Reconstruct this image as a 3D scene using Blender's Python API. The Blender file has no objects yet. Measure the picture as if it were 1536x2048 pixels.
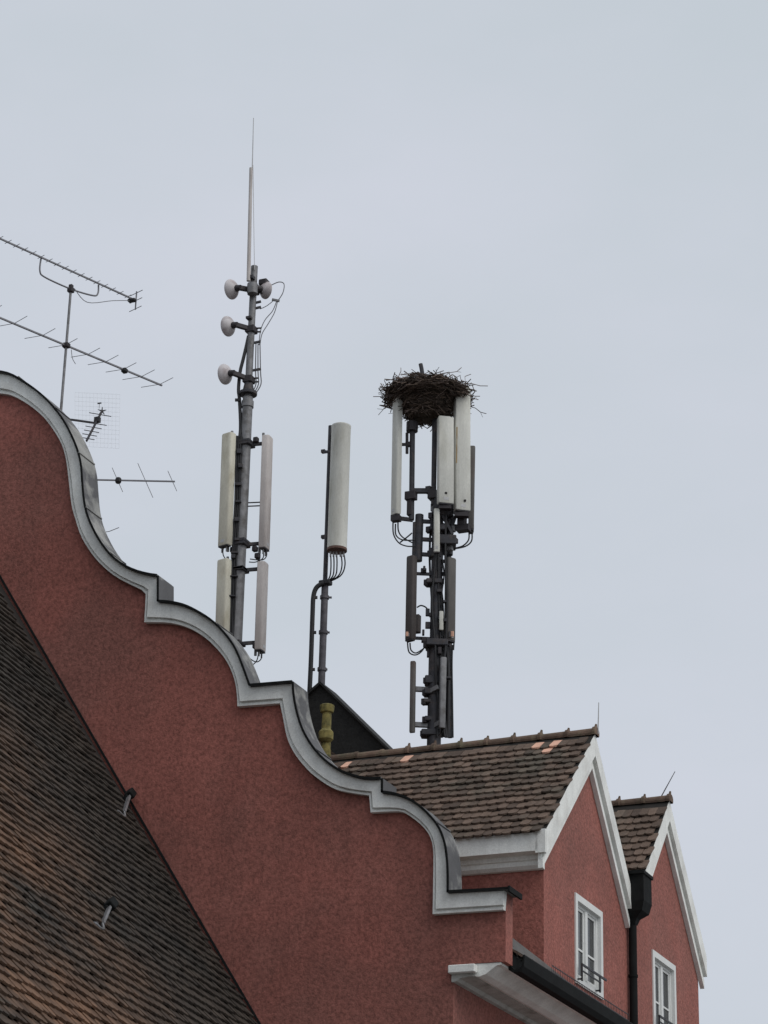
import bpy, bmesh, math, random
from mathutils import Vector, Matrix
random.seed(7)
S = bpy.context.scene
COL = S.collection
R = math.radians

# ------------------------------------------------------------------ camera
A, PT, RL, FPX = R(23.2), R(22.7), R(1.5), 5000.0          # heading, pitch, roll, focal length in photo pixels
CAM = Vector((0, 0, 1.6))
FW = Vector((-math.sin(A)*math.cos(PT), math.cos(A)*math.cos(PT), math.sin(PT)))
R0 = Vector((math.cos(A), math.sin(A), 0)); U0 = R0.cross(FW)
RT = R0*math.cos(RL) + U0*math.sin(RL); UP = U0*math.cos(RL) - R0*math.sin(RL)
FH = Vector((-math.sin(A), math.cos(A), 0)); RH = R0.copy()
cd = bpy.data.cameras.new('camera'); cam = bpy.data.objects.new('camera', cd); COL.objects.link(cam)
cam.matrix_world = Matrix((( RT.x, UP.x, -FW.x, CAM.x), (RT.y, UP.y, -FW.y, CAM.y), (RT.z, UP.z, -FW.z, CAM.z), (0, 0, 0, 1)))
cd.sensor_fit = 'VERTICAL'; cd.sensor_height = 36; cd.lens = FPX/2048*36; cd.clip_end = 3000; cd.clip_start = .1
S.camera = cam

# ------------------------------------------------------------------ sky, sun, exposure
SUN_EL, SUN_AZ = R(48), R(108)       # soft sun behind the cloud, from the street side
w = bpy.data.worlds.new('World'); S.world = w; w.use_nodes = True
nt = w.node_tree; nt.nodes.clear()
def N(t, **k):
    n = nt.nodes.new(t)
    for a, b in k.items(): setattr(n, a, b)
    return n
out = N('ShaderNodeOutputWorld'); bg = N('ShaderNodeBackground'); sky = N('ShaderNodeTexSky')
sky.sky_type = 'NISHITA'; sky.sun_disc = False; sky.sun_elevation = SUN_EL; sky.sun_rotation = SUN_AZ
sky.air_density = 1; sky.dust_density = 4; sky.ozone_density = 1
tc = N('ShaderNodeTexCoord'); mp = N('ShaderNodeMapping'); mp.inputs['Scale'].default_value = (1.2, 1.2, 2.6)
no = N('ShaderNodeTexNoise'); no.inputs['Scale'].default_value = 3.0; no.inputs['Detail'].default_value = 5; no.inputs['Roughness'].default_value = .55
cr = N('ShaderNodeValToRGB')
cr.color_ramp.elements[0].position = .3; cr.color_ramp.elements[0].color = (5.35, 5.85, 6.35, 1)
cr.color_ramp.elements[1].position = .7; cr.color_ramp.elements[1].color = (5.95, 6.25, 6.95, 1)
mx = N('ShaderNodeMixRGB'); mx.inputs['Fac'].default_value = .93
bg.inputs['Strength'].default_value = .1
L = nt.links.new
L(tc.outputs['Generated'], mp.inputs['Vector']); L(mp.outputs['Vector'], no.inputs['Vector']); L(no.outputs['Fac'], cr.inputs['Fac'])
L(sky.outputs['Color'], mx.inputs['Color1']); L(cr.outputs['Color'], mx.inputs['Color2']); L(mx.outputs['Color'], bg.inputs['Color']); L(bg.outputs['Background'], out.inputs['Surface'])
sl = bpy.data.lights.new('sun', 'SUN'); sl.energy = 1.2; sl.angle = R(40); sl.color = (1, .97, .93)
so = bpy.data.objects.new('sun', sl); COL.objects.link(so)
sd = Vector((math.sin(SUN_AZ)*math.cos(SUN_EL), math.cos(SUN_AZ)*math.cos(SUN_EL), math.sin(SUN_EL)))
so.rotation_euler = sd.to_track_quat('Z', 'Y').to_euler(); so.location = (0, 0, 60)
S.view_settings.view_transform = 'Standard'; S.view_settings.look = 'None'; S.view_settings.gamma = 1; S.view_settings.exposure = .12
S.view_settings.use_curve_mapping = False

# ------------------------------------------------------------------ measuring: a photo pixel carried onto a real plane
def ray(px, py): return FW + RT*((px-768)/FPX) - UP*((py-1024)/FPX)
def onY(y, px, py): d = ray(px, py); return CAM + d*((y-CAM.y)/d.y)
def onX(x, px, py): d = ray(px, py); return CAM + d*((x-CAM.x)/d.x)
def onZ(z, px, py): d = ray(px, py); return CAM + d*((z-CAM.z)/d.z)
def onP(p, n, px, py): d = ray(px, py); return CAM + d*((p-CAM).dot(n)/d.dot(n))
def proj(P): q = P-CAM; z = q.dot(FW); return 768+FPX*q.dot(RT)/z, 1024-FPX*q.dot(UP)/z

# ------------------------------------------------------------------ materials
def mat(name, c, rough=.8, metal=0, var=.25, scale=6, bump=0, bscale=40, c2=None, c2scale=1.2, c2lo=.5, c2hi=.7, source=None, src=.5, stretch=(1, 1, 1), fine=0, spec=.4, offset=(0, 0, 0), streak=0, clean=None):
    m = bpy.data.materials.new(name); m.use_nodes = True; t = m.node_tree; t.nodes.clear(); k = t.links.new
    o = t.nodes.new('ShaderNodeOutputMaterial'); b = t.nodes.new('ShaderNodeBsdfPrincipled'); k(b.outputs[0], o.inputs[0])
    b.inputs['Roughness'].default_value = rough; b.inputs['Metallic'].default_value = metal; b.inputs['Specular IOR Level'].default_value = spec
    g = t.nodes.new('ShaderNodeNewGeometry'); mp = t.nodes.new('ShaderNodeMapping'); mp.inputs['Scale'].default_value = stretch; mp.inputs['Location'].default_value = offset
    k(g.outputs['Position'], mp.inputs['Vector'])
    def noise(sc, det=5, rg=.6):
        n = t.nodes.new('ShaderNodeTexNoise'); n.inputs['Scale'].default_value = sc; n.inputs['Detail'].default_value = det; n.inputs['Roughness'].default_value = rg
        k(mp.outputs['Vector'], n.inputs['Vector']); return n.outputs['Fac']
    def rng(v, lo, hi, a, b_):
        n = t.nodes.new('ShaderNodeMapRange'); n.inputs[1].default_value = lo; n.inputs[2].default_value = hi; n.inputs[3].default_value = a; n.inputs[4].default_value = b_; k(v, n.inputs[0]); return n.outputs[0]
    rgb = t.nodes.new('ShaderNodeRGB'); rgb.outputs[0].default_value = (*c, 1); col = rgb.outputs[0]
    if c2:
        x = t.nodes.new('ShaderNodeMixRGB'); x.inputs['Color2'].default_value = (*c2, 1); k(col, x.inputs['Color1']); fc = rng(noise(c2scale), c2lo, c2hi, 0, 1)
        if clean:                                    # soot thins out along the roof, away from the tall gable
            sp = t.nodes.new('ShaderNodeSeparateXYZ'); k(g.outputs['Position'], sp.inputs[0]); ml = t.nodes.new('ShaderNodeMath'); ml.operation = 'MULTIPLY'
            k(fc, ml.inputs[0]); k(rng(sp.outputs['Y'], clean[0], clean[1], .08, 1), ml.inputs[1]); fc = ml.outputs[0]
        k(fc, x.inputs['Fac']); col = x.outputs[0]
    def mulv(col, v):
        x = t.nodes.new('ShaderNodeMixRGB'); x.blend_type = 'MULTIPLY'; x.inputs['Fac'].default_value = 1
        cc = t.nodes.new('ShaderNodeCombineColor'); [k(v, cc.inputs[i]) for i in range(3)]; k(col, x.inputs['Color1']); k(cc.outputs[0], x.inputs['Color2']); return x.outputs[0]
    if var: col = mulv(col, rng(noise(scale), .25, .75, 1-var, 1+var))
    if streak:
        m3_ = t.nodes.new('ShaderNodeMapping'); m3_.inputs['Scale'].default_value = (3.2, 3.2, .16); k(g.outputs['Position'], m3_.inputs['Vector'])
        n3 = t.nodes.new('ShaderNodeTexNoise'); n3.inputs['Scale'].default_value = 1.0; n3.inputs['Detail'].default_value = 6; n3.inputs['Roughness'].default_value = .65; k(m3_.outputs['Vector'], n3.inputs['Vector'])
        col = mulv(col, rng(n3.outputs['Fac'], .38, .66, 1+streak*.6, 1-streak))
    if fine: col = mulv(col, rng(noise(bscale, 3, .7), .3, .7, 1-fine, 1+fine))
    if source == 'object':
        oi = t.nodes.new('ShaderNodeObjectInfo'); col = mulv(col, rng(oi.outputs['Random'], 0, 1, 1-src, 1+src))
    if source == 'face':
        at = t.nodes.new('ShaderNodeAttribute'); at.attribute_name = 'rnd'; col = mulv(col, rng(at.outputs['Fac'], 0, 1, 1-src, 1+src))
    k(col, b.inputs['Base Color'])
    if bump:
        bn = t.nodes.new('ShaderNodeBump'); bn.inputs['Strength'].default_value = bump; bn.inputs['Distance'].default_value = .02
        k(noise(bscale, 4, .65), bn.inputs['Height']); k(bn.outputs[0], b.inputs['Normal'])
    return m
M = {}
M['red'] = mat('red_render', (.300, .107, .084), .92, var=.17, scale=.6, bump=.8, bscale=17, c2=(.258, .104, .083), c2scale=.35, c2lo=.42, c2hi=.62, fine=.36, streak=.06)
M['white'] = mat('white_render', (.80, .81, .775), .85, var=.10, scale=2.5, bump=.25, bscale=30, c2=(.62, .61, .57), c2scale=1.6, c2lo=.5, c2hi=.8, fine=.10, streak=.07)
M['dirty_shaded'] = mat('shaded_dirty_white_render', (.46, .46, .43), .9, var=.15, scale=3, bump=.35, bscale=30, c2=(.26, .25, .22), c2scale=2.2, fine=.15)  # white cornice underside: its shade painted into the colour, along with some dirt
M['coping'] = mat('dark_metal_sheet', (.10, .10, .103), .75, .0, var=.3, scale=2, c2=(.27, .27, .255), c2scale=.8, c2lo=.5, c2hi=.58, bump=.2, fine=.12)
M['black'] = mat('black_painted_metal', (.011, .012, .012), .85, .0, var=.3, scale=5, bump=.1, spec=.15)
M['tile'] = mat('old_clay_tile', (.118, .082, .062), .95, var=.28, scale=11, c2=(.092, .078, .060), c2scale=1.1, source='object', src=.38, bump=.4, bscale=45, fine=.18)
M['tile_face'] = mat('old_clay_tile_mass', (.118, .082, .062), .95, var=.28, scale=11, c2=(.092, .078, .060), c2scale=1.1, source='face', src=.38, bump=.4, bscale=45, fine=.18)
M['new_tile'] = mat('fresh_clay_tile', (.68, .40, .29), .9, var=.12, scale=8, bump=.2)
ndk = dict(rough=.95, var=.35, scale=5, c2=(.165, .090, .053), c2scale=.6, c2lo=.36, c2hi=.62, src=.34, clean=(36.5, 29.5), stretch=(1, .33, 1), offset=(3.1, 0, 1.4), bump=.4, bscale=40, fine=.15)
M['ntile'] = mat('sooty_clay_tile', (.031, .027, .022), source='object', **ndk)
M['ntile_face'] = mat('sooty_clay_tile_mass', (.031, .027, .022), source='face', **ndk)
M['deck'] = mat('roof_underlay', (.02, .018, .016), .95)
M['mortar'] = mat('mossy_ridge_clay', (.14, .095, .07), .95, var=.35, scale=7, c2=(.15, .13, .085), c2scale=3, source='object', src=.3, bump=.5, bscale=30)
M['slate'] = mat('dark_slate', (.022, .022, .021), .9, var=.3, scale=6, bump=.5, bscale=14, fine=.25)
M['galv'] = mat('galvanised_steel', (.20, .20, .205), .6, .35, var=.3, scale=7, c2=(.11, .105, .10), c2scale=4, bump=.1)
M['galv_light'] = mat('light_galvanised_steel', (.42, .42, .42), .55, .3, var=.2, scale=7)
M['steel'] = mat('dark_steel', (.040, .040, .046), .6, .2, var=.4, scale=8, c2=(.075, .06, .055), c2scale=5, bump=.1)
M['pole_dark'] = mat('weathered_dark_pipe', (.095, .09, .10), .65, .2, var=.35, scale=6, c2=(.06, .055, .06), c2scale=4)
M['rubber'] = mat('black_cable', (.015, .015, .017), .6, var=.2)
M['cable_grey'] = mat('grey_cable', (.16, .16, .17), .6, var=.2)
M['panel'] = mat('weathered_radome', (.60, .60, .55), .7, var=.12, scale=3, c2=(.40, .39, .32), c2scale=2, c2lo=.5, c2hi=.8, stretch=(1, 1, .35), fine=.08, streak=.1)
M['panel_yellow'] = mat('yellowed_radome', (.56, .54, .45), .75, var=.14, scale=3, c2=(.40, .37, .28), c2scale=2.4, stretch=(1, 1, .35), fine=.08)
M['panel_pink'] = mat('pinkish_grey_radome', (.50, .465, .445), .75, var=.14, scale=3, c2=(.36, .32, .30), c2scale=2.4, stretch=(1, 1, .35), fine=.08)
M['panel_brown'] = mat('dark_brown_radome', (.060, .052, .050), .75, var=.3, scale=4, c2=(.055, .040, .036), c2scale=3, stretch=(1, 1, .35))
M['panel_grey'] = mat('dark_grey_radome', (.10, .095, .09), .75, var=.3, scale=4, c2=(.09, .065, .055), c2scale=3, stretch=(1, 1, .35))
M['rust'] = mat('rust_streak', (.33, .24, .13), .9, var=.4, scale=6, c2=(.45, .42, .34), c2scale=5, stretch=(1, 1, .3))
M['dish'] = mat('grey_plastic_dish', (.56, .53, .535), .6, var=.12, scale=4, c2=(.36, .31, .31), c2scale=3)
M['radio'] = mat('dark_radio_box', (.03, .025, .028), .6, var=.3)
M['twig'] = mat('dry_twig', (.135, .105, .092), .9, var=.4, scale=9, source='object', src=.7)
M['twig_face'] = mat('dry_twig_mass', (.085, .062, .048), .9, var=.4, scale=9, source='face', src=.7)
M['nest'] = mat('matted_nest_core', (.045, .034, .025), .97, var=.5, scale=9, bump=1, bscale=18)
M['yellow'] = mat('mossy_yellow_clay', (.27, .225, .075), .85, var=.4, scale=8, c2=(.09, .085, .035), c2scale=5, c2lo=.42, c2hi=.62)
M['alu'] = mat('dull_aluminium', (.20, .20, .215), .55, .3, var=.2)
M['frame'] = mat('white_window_paint', (.70, .71, .69), .6, var=.06, scale=5)
M['ground'] = mat('grey_paving', (.16, .155, .15), .9, var=.25, scale=.6, bump=.3)
M['glass'] = mat('window_glass', (.012, .014, .015), .08, var=.1, spec=.4)
M['plain'] = mat('cream_render', (.4, .36, .3), .9, var=.15)
M['redpaint'] = mat('red_brown_rim', (.13, .075, .06), .8, var=.25)

# ------------------------------------------------------------------ mesh building
def frame(n):
    n = n.normalized(); a = Vector((0, 0, 1)) if abs(n.z) < .9 else Vector((1, 0, 0)); u = a.cross(n).normalized(); return u, n.cross(u), n
class MB:
    def __init__(s): s.v = []; s.f = []; s.r = []
    def add(s, vs, fs, rnd=None):
        o = len(s.v); s.v += [Vector(x) for x in vs]; s.f += [[i+o for i in q] for q in fs]; s.r += [rnd if rnd is not None else .5]*len(fs); return s
    def box(s, c, sz, ax=None):
        ax = ax or (Vector((1, 0, 0)), Vector((0, 1, 0)), Vector((0, 0, 1))); c = Vector(c)
        vs = [c+ax[0]*(i*sz[0]/2)+ax[1]*(j*sz[1]/2)+ax[2]*(k*sz[2]/2) for i in (-1, 1) for j in (-1, 1) for k in (-1, 1)]
        return s.add(vs, [(0, 1, 3, 2), (4, 6, 7, 5), (0, 4, 5, 1), (2, 3, 7, 6), (0, 2, 6, 4), (1, 5, 7, 3)])
    def bar(s, a, b, w, h, up=Vector((0, 0, 1))):
        a, b = Vector(a), Vector(b); d = (b-a); n = d.normalized(); u = up.cross(n)
        if u.length < .05: u = Vector((1, 0, 0)).cross(n)
        u.normalize(); v = n.cross(u); return s.box((a+b)/2, (w, h, d.length), (u, v, n))
    def cyl(s, a, b, r0, r1=None, n=12, cap=True):
        r1 = r0 if r1 is None else r1; a, b = Vector(a), Vector(b); u, v, _ = frame(b-a); vs = []
        for p, r in ((a, r0), (b, r1)):
            for i in range(n): t = 2*math.pi*i/n; vs.append(p+u*(r*math.cos(t))+v*(r*math.sin(t)))
        fs = [(i, (i+1) % n, n+(i+1) % n, n+i) for i in range(n)]
        if cap: fs += [tuple(range(n-1, -1, -1)), tuple(range(n, 2*n))]
        return s.add(vs, fs)
    def lathe(s, base, axis, prof, n=16):
        u, v, w_ = frame(Vector(axis)); base = Vector(base); vs = []
        for (r, h) in prof:
            for i in range(n): t = 2*math.pi*i/n; vs.append(base+w_*h+u*(r*math.cos(t))+v*(r*math.sin(t)))
        fs = []
        for k in range(len(prof)-1): fs += [(k*n+i, k*n+(i+1) % n, (k+1)*n+(i+1) % n, (k+1)*n+i) for i in range(n)]
        fs += [tuple(range(n-1, -1, -1)), tuple(range((len(prof)-1)*n, len(prof)*n))]
        return s.add(vs, fs)
    def tube(s, pts, r, n=6, smooth=3):
        pts = [Vector(p) for p in pts]
        if smooth and len(pts) > 2: pts = spline(pts, smooth)
        u = None; vs = []
        for i, p in enumerate(pts):
            d = (pts[min(i+1, len(pts)-1)]-pts[max(i-1, 0)]).normalized()
            if u is None: u, v, _ = frame(d)
            u = (u-d*u.dot(d)).normalized(); v = d.cross(u)
            for k in range(n): t = 2*math.pi*k/n; vs.append(p+u*(r*math.cos(t))+v*(r*math.sin(t)))
        fs = [(j*n+k, j*n+(k+1) % n, (j+1)*n+(k+1) % n, (j+1)*n+k) for j in range(len(pts)-1) for k in range(n)]
        fs += [tuple(range(n-1, -1, -1)), tuple(range((len(pts)-1)*n, len(pts)*n))]
        return s.add(vs, fs)
    def prism(s, poly, ext):
        n = len(poly); ext = Vector(ext); vs = [Vector(p) for p in poly]+[Vector(p)+ext for p in poly]
        return s.add(vs, [tuple(range(n-1, -1, -1)), tuple(range(n, 2*n))]+[(i, (i+1) % n, n+(i+1) % n, n+i) for i in range(n)])
    def mesh(s, name, m, org=Vector((0, 0, 0)), smooth=False, bevel=0, tri=False):
        me = bpy.data.meshes.new(name); me.from_pydata([v-org for v in s.v], [], s.f)
        if len(set(s.r)) > 1: at = me.attributes.new('rnd', 'FLOAT', 'FACE'); at.data.foreach_set('value', s.r)
        bm = bmesh.new(); bm.from_mesh(me); bmesh.ops.recalc_face_normals(bm, faces=bm.faces)
        if bevel: bmesh.ops.bevel(bm, geom=bm.edges[:], offset=bevel, segments=1, affect='EDGES', clamp_overlap=True)
        if tri: bmesh.ops.triangulate(bm, faces=[f for f in bm.faces if len(f.verts) > 4], ngon_method='EAR_CLIP')
        bm.to_mesh(me); bm.free(); me.materials.append(m)
        if smooth:
            me.shade_smooth(); me.set_sharp_from_angle(angle=R(40))
        return me
    def build(s, name, m, parent, smooth=False, bevel=0, tri=False, label=None, kind=None):
        m = M[m] if isinstance(m, str) else m
        me = s.mesh(name, m, org(parent), smooth, bevel, tri); o = bpy.data.objects.new(name, me); COL.objects.link(o); o.parent = parent
        if label: o['label'] = label
        if kind: o['kind'] = kind
        return o
ORG = {}
def org(p):
    while p is not None:
        if p.name in ORG: return ORG[p.name]
        p = p.parent
    return Vector((0, 0, 0))
def thing(name, loc, label, cat, group=None):
    o = bpy.data.objects.new(name, None); COL.objects.link(o); o.location = loc; o.empty_display_size = .3
    ORG[o.name] = Vector(loc); o['label'] = label; o['category'] = cat
    if group: o['group'] = group
    return o
def inst(name, me, parent, mw):
    o = bpy.data.objects.new(name, me); COL.objects.link(o); o.parent = parent
    o.matrix_local = Matrix.Translation(-org(parent)) @ mw; return o
def spline(pts, k):
    o = []
    for i in range(len(pts)-1):
        a, b, c, d = pts[max(i-1, 0)], pts[i], pts[i+1], pts[min(i+2, len(pts)-1)]
        for j in range(k):
            t = j/k; o.append(.5*((2*b)+(c-a)*t+(2*a-5*b+4*c-d)*t*t+(3*b-a-3*c+d)*t**3))
    o.append(pts[-1]); return o
def resample(pts, n):
    pts = spline(pts, 6) if len(pts) > 2 else pts
    d = [0]
    for a, b in zip(pts, pts[1:]): d.append(d[-1]+(b-a).length)
    o = []; j = 0
    for i in range(n+1):
        t = d[-1]*i/n
        while j < len(d)-2 and d[j+1] < t: j += 1
        q = (t-d[j])/max(d[j+1]-d[j], 1e-9); o.append(pts[j].lerp(pts[j+1], min(max(q, 0), 1)))
    return o

# ------------------------------------------------------------------ ground
g = MB().add([(-900, -900, 0), (900, -900, 0), (900, 900, 0), (-900, 900, 0)], [(0, 1, 2, 3)]).build('ground', 'ground', None); g['kind'] = 'structure'

# ================================================================== the red house
YG, TH = 40.8, .36                       # front of the gable wall, its thickness
XR, XK, XW = -26.9, -14.95, -15.92       # ridge line, end of the gable above the eaves, street wall
XD, XF = -15.1, -14.93                   # dormer walls, face of their verge trim
KR, ZE = .90, 11.5                       # main roof slope and eaves height
YEND = 54.4
def roofz(x): return ZE + KR*(-14.95-x)
house = thing('red_house', (-20, 47, 0), 'red rendered house with white curved baroque gable and tiled street dormers', 'house')

def P2(l): return [onY(YG, x, y) for x, y in l]
OUT = [
 [(-48, 748), (0, 752), (30, 758), (60, 775), (90, 797), (115, 822), (135, 848), (150, 875), (163, 905), (171, 935), (174, 970), (177, 1005), (183, 1035), (195, 1065), (212, 1095), (232, 1120), (255, 1138), (280, 1150), (305, 1157), (325, 1160)],
 [(325, 1160), (325, 1211)],
 [(325, 1211), (350, 1213), (380, 1220), (410, 1235), (435, 1252), (458, 1275), (478, 1303), (492, 1335), (502, 1362), (508, 1379)],
 [(508, 1379), (594, 1372)],
 [(594, 1372), (596, 1400), (603, 1435), (615, 1470), (635, 1503), (658, 1528), (685, 1547), (715, 1559), (745, 1565), (772, 1564)],
 [(772, 1564), (772, 1592)],
 [(772, 1592), (795, 1595), (820, 1603), (845, 1618), (868, 1640), (885, 1662), (896, 1690), (901, 1720), (903, 1755), (903, 1791)],
 [(903, 1791), (1014, 1785)]]
INN = [
 [(-46, 783), (0, 790), (29, 795), (59, 811), (88, 834), (108, 858), (126, 887), (136, 916), (141, 949), (145, 984), (149, 1016), (157, 1045), (168, 1077), (188, 1110), (211, 1136), (237, 1157), (267, 1173), (290, 1184), (297, 1192)],
 [(297, 1192), (294, 1248)],
 [(294, 1248), (342, 1249), (379, 1258), (410, 1275), (436, 1298), (457, 1324), (471, 1353), (478, 1384), (480, 1416)],
 [(480, 1416), (565, 1410)],
 [(565, 1410), (572, 1444), (579, 1478), (592, 1507), (613, 1535), (639, 1559), (680, 1583), (743, 1594)],
 [(743, 1594), (746, 1628)],
 [(746, 1628), (803, 1626), (824, 1635), (848, 1654), (864, 1675), (871, 1703), (871, 1766), (870, 1831)],
 [(870, 1831), (1011, 1822)]]
NS = [48, 4, 26, 4, 26, 3, 26, 5]
outer = [resample(P2(a), n) for a, n in zip(OUT, NS)]
inner = [resample(P2(a), n) for a, n in zip(INN, NS)]
mir = lambda p: Vector((2*XR-p.x, p.y, p.z))
# gable wall: one slab, outline a little inside the coping
path = []
for sgm in outer: path += sgm if not path else sgm[1:]
path = [p for i, p in enumerate(path) if i == 0 or (p-path[i-1]).length > 1e-4]
path = [p for p in path if p.x > XR+.02]
path[-1] = Vector((XK, YG, path[-1].z))
right = path+[Vector((XK, YG, 11.285)), Vector((XW, YG, 11.285)), Vector((XW, YG, 0))]
poly = [mir(p) for p in reversed(right)]+right
MB().prism(poly, (0, TH, 0)).build('gable_wall', 'red', house, tri=True)
# white trim: moulded band (broad face, groove, narrow fillet)
PROF = [(0, 0), (0, .15), (.03, .16), (.76, .155), (.78, .145), (.79, .095), (.87, .095), (.875, .12), (1.0, .115), (1.0, 0)]
def trim(side):
    for so_, si in zip(outer, inner):
        vs = []; fs = []; n = len(PROF)
        for a, b in zip(so_, si):
            for t, dpt in PROF:
                p = a.lerp(b, t); p = Vector((p.x, YG-dpt, p.z)); vs.append(p if side else Vector((2*XR-p.x, p.y, p.z)))
        for i in range(len(so_)-1): fs += [(i*n+k, i*n+k+1, (i+1)*n+k+1, (i+1)*n+k) for k in range(n-1)]
        fs += [tuple(range(n)), tuple(range((len(so_)-1)*n+n-1, (len(so_)-1)*n-1, -1))]
        MB().add(vs, fs).build('gable_trim', 'white', house)
trim(True); trim(False)
# metal coping sheets along the top of the gable, with small standing seams
def coping(seg, side, last):
    n = len(seg)
    tl = [(seg[min(i+1, n-1)]-seg[max(i-1, 0)]).normalized() for i in range(n)]
    up = [Vector((-t.z, 0, t.x)) for t in tl]                   # outward normal of the outline
    L_ = sum((b-a).length for a, b in zip(seg, seg[1:])); pieces = max(1, round(L_/1.25)); cuts = [round(i*(n-1)/pieces) for i in range(pieces+1)]
    for a, b in zip(cuts, cuts[1:]):
        vs = []; fs = []
        for i in range(a, b+1):
            e = -.012 if (i == b and pieces > 1) else 0
            for h, y in ((.006, YG-.225), (.036, YG-.225), (.036, YG+TH+.06), (.006, YG+TH+.06)):
                p = seg[i]+up[i]*h+tl[i]*e; p = Vector((p.x, y, p.z)); vs.append(p if side else Vector((2*XR-p.x, p.y, p.z)))
        m = b-a+1
        for i in range(m-1): fs += [(i*4+k, i*4+(k+1) % 4, (i+1)*4+(k+1) % 4, (i+1)*4+k) for k in range(4)]
        fs += [(0, 1, 2, 3), tuple((m-1)*4+k for k in (3, 2, 1, 0))]
        cs = MB().add(vs, fs).build('coping_sheet', 'coping', house)
        ve = [Vector((v.x, (YG-.248 if k % 4 < 2 else YG-.227), v.z)) + ((up[a+k//4] if side else Vector((-up[a+k//4].x, 0, up[a+k//4].z)))*(-.008 if k % 4 in (0, 3) else .003)) for k, v in enumerate(vs)]
        MB().add(ve, fs).build('drip_edge', 'black', cs)
        if a > 0:
            tv_, uv_ = (tl[a], up[a]) if side else (Vector((-tl[a].x, 0, tl[a].z)), Vector((-up[a].x, 0, up[a].z)))
            q = seg[a] if side else Vector((2*XR-seg[a].x, seg[a].y, seg[a].z))
            MB().box(Vector((q.x, YG+.07, q.z))+uv_*.046, (.035, .66, .024), (tv_, Vector((0, 1, 0)), uv_)).build('lap_seam', 'coping', cs)
for i, sg in enumerate(outer):
    sg2 = list(sg)
    if i == 7: sg2[-1] = sg2[-1]+Vector((.12, 0, 0))
    coping(sg2, True, i == 7); coping(sg2, False, i == 7)
# folded edge hanging down at the end of the lowest coping
MB().box((XK+.15, YG+.06, outer[7][-1].z+.0), (.04, .66, .10)).build('coping_lip', 'black', house)

# street wall, its mirror, and a back wall
MB().box(((XW-.2), (YG+TH+YEND)/2, 5.51), (.4, YEND-YG-TH, 11.02)).build('street_wall', 'red', house)
MB().box((2*XR-XW+.2, (YG+TH+YEND)/2, 5.45), (.4, YEND-YG-TH, 10.9)).build('rear_wall', 'red', house)
MB().prism([(XW, YEND, 0), (XW, YEND, 11.0), (XR, YEND, roofz(XR)-.6), (2*XR-XW, YEND, 11.0), (2*XR-XW, YEND, 0)], (0, .4, 0)).build('far_gable_wall', 'red', house)
# cornice below the eaves
y0 = YG+TH+.004
MB().prism([(x, YG-.05, z) for x, z in ((XW-.02, 10.97), (XW+.08, 10.98), (XW+.13, 11.03), (XW+.38, 11.055), (XW+.40, 11.117), (XW-.02, 11.117))], (0, YEND-YG, 0)).build('cornice_soffit', 'dirty_shaded', house)
MB().prism([(x, YG+.012, z) for x, z in ((XW+.36, 11.12), (XW+.405, 11.06), (XW+.47, 11.05), (XW+.60, 11.09), (XW+.70, 11.16), (XW+.80, 11.23), (XW+.88, 11.24), (XW+.88, 11.28), (XW+.36, 11.28))], (0, YEND-YG-.05, 0)).build('cornice', 'white', house)
MB().box((XW+.20, YG-.08, 11.18), (.50, .16, .14)).build('cornice_end', 'white', house, bevel=.012)
# gutter along the eaves
gy0 = YG+TH+.02
gp = [(-15.02, 11.50), (-14.98, 11.50), (-14.98, 11.28), (-14.93, 11.22), (-14.84, 11.22), (-14.78, 11.29), (-14.765, 11.46), (-14.74, 11.48), (-14.73, 11.46), (-14.745, 11.27), (-14.81, 11.18), (-14.95, 11.17), (-15.03, 11.22)]
gut = MB().prism([(x, gy0, z) for x, z in gp], (0, 48.2-gy0, 0)).build('gutter', 'black', house, tri=True)
for i in range(8):
    yy = gy0+.5+i*.8
    MB().box((-14.885, yy, 11.49), (.26, .03, .012)).build('gutter_bracket', 'black', gut)
MB().box((-15.05, (gy0+48.2)/2, 11.38), (.05, 48.2-gy0, .18)).build('eaves_board', 'black', house)

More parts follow.
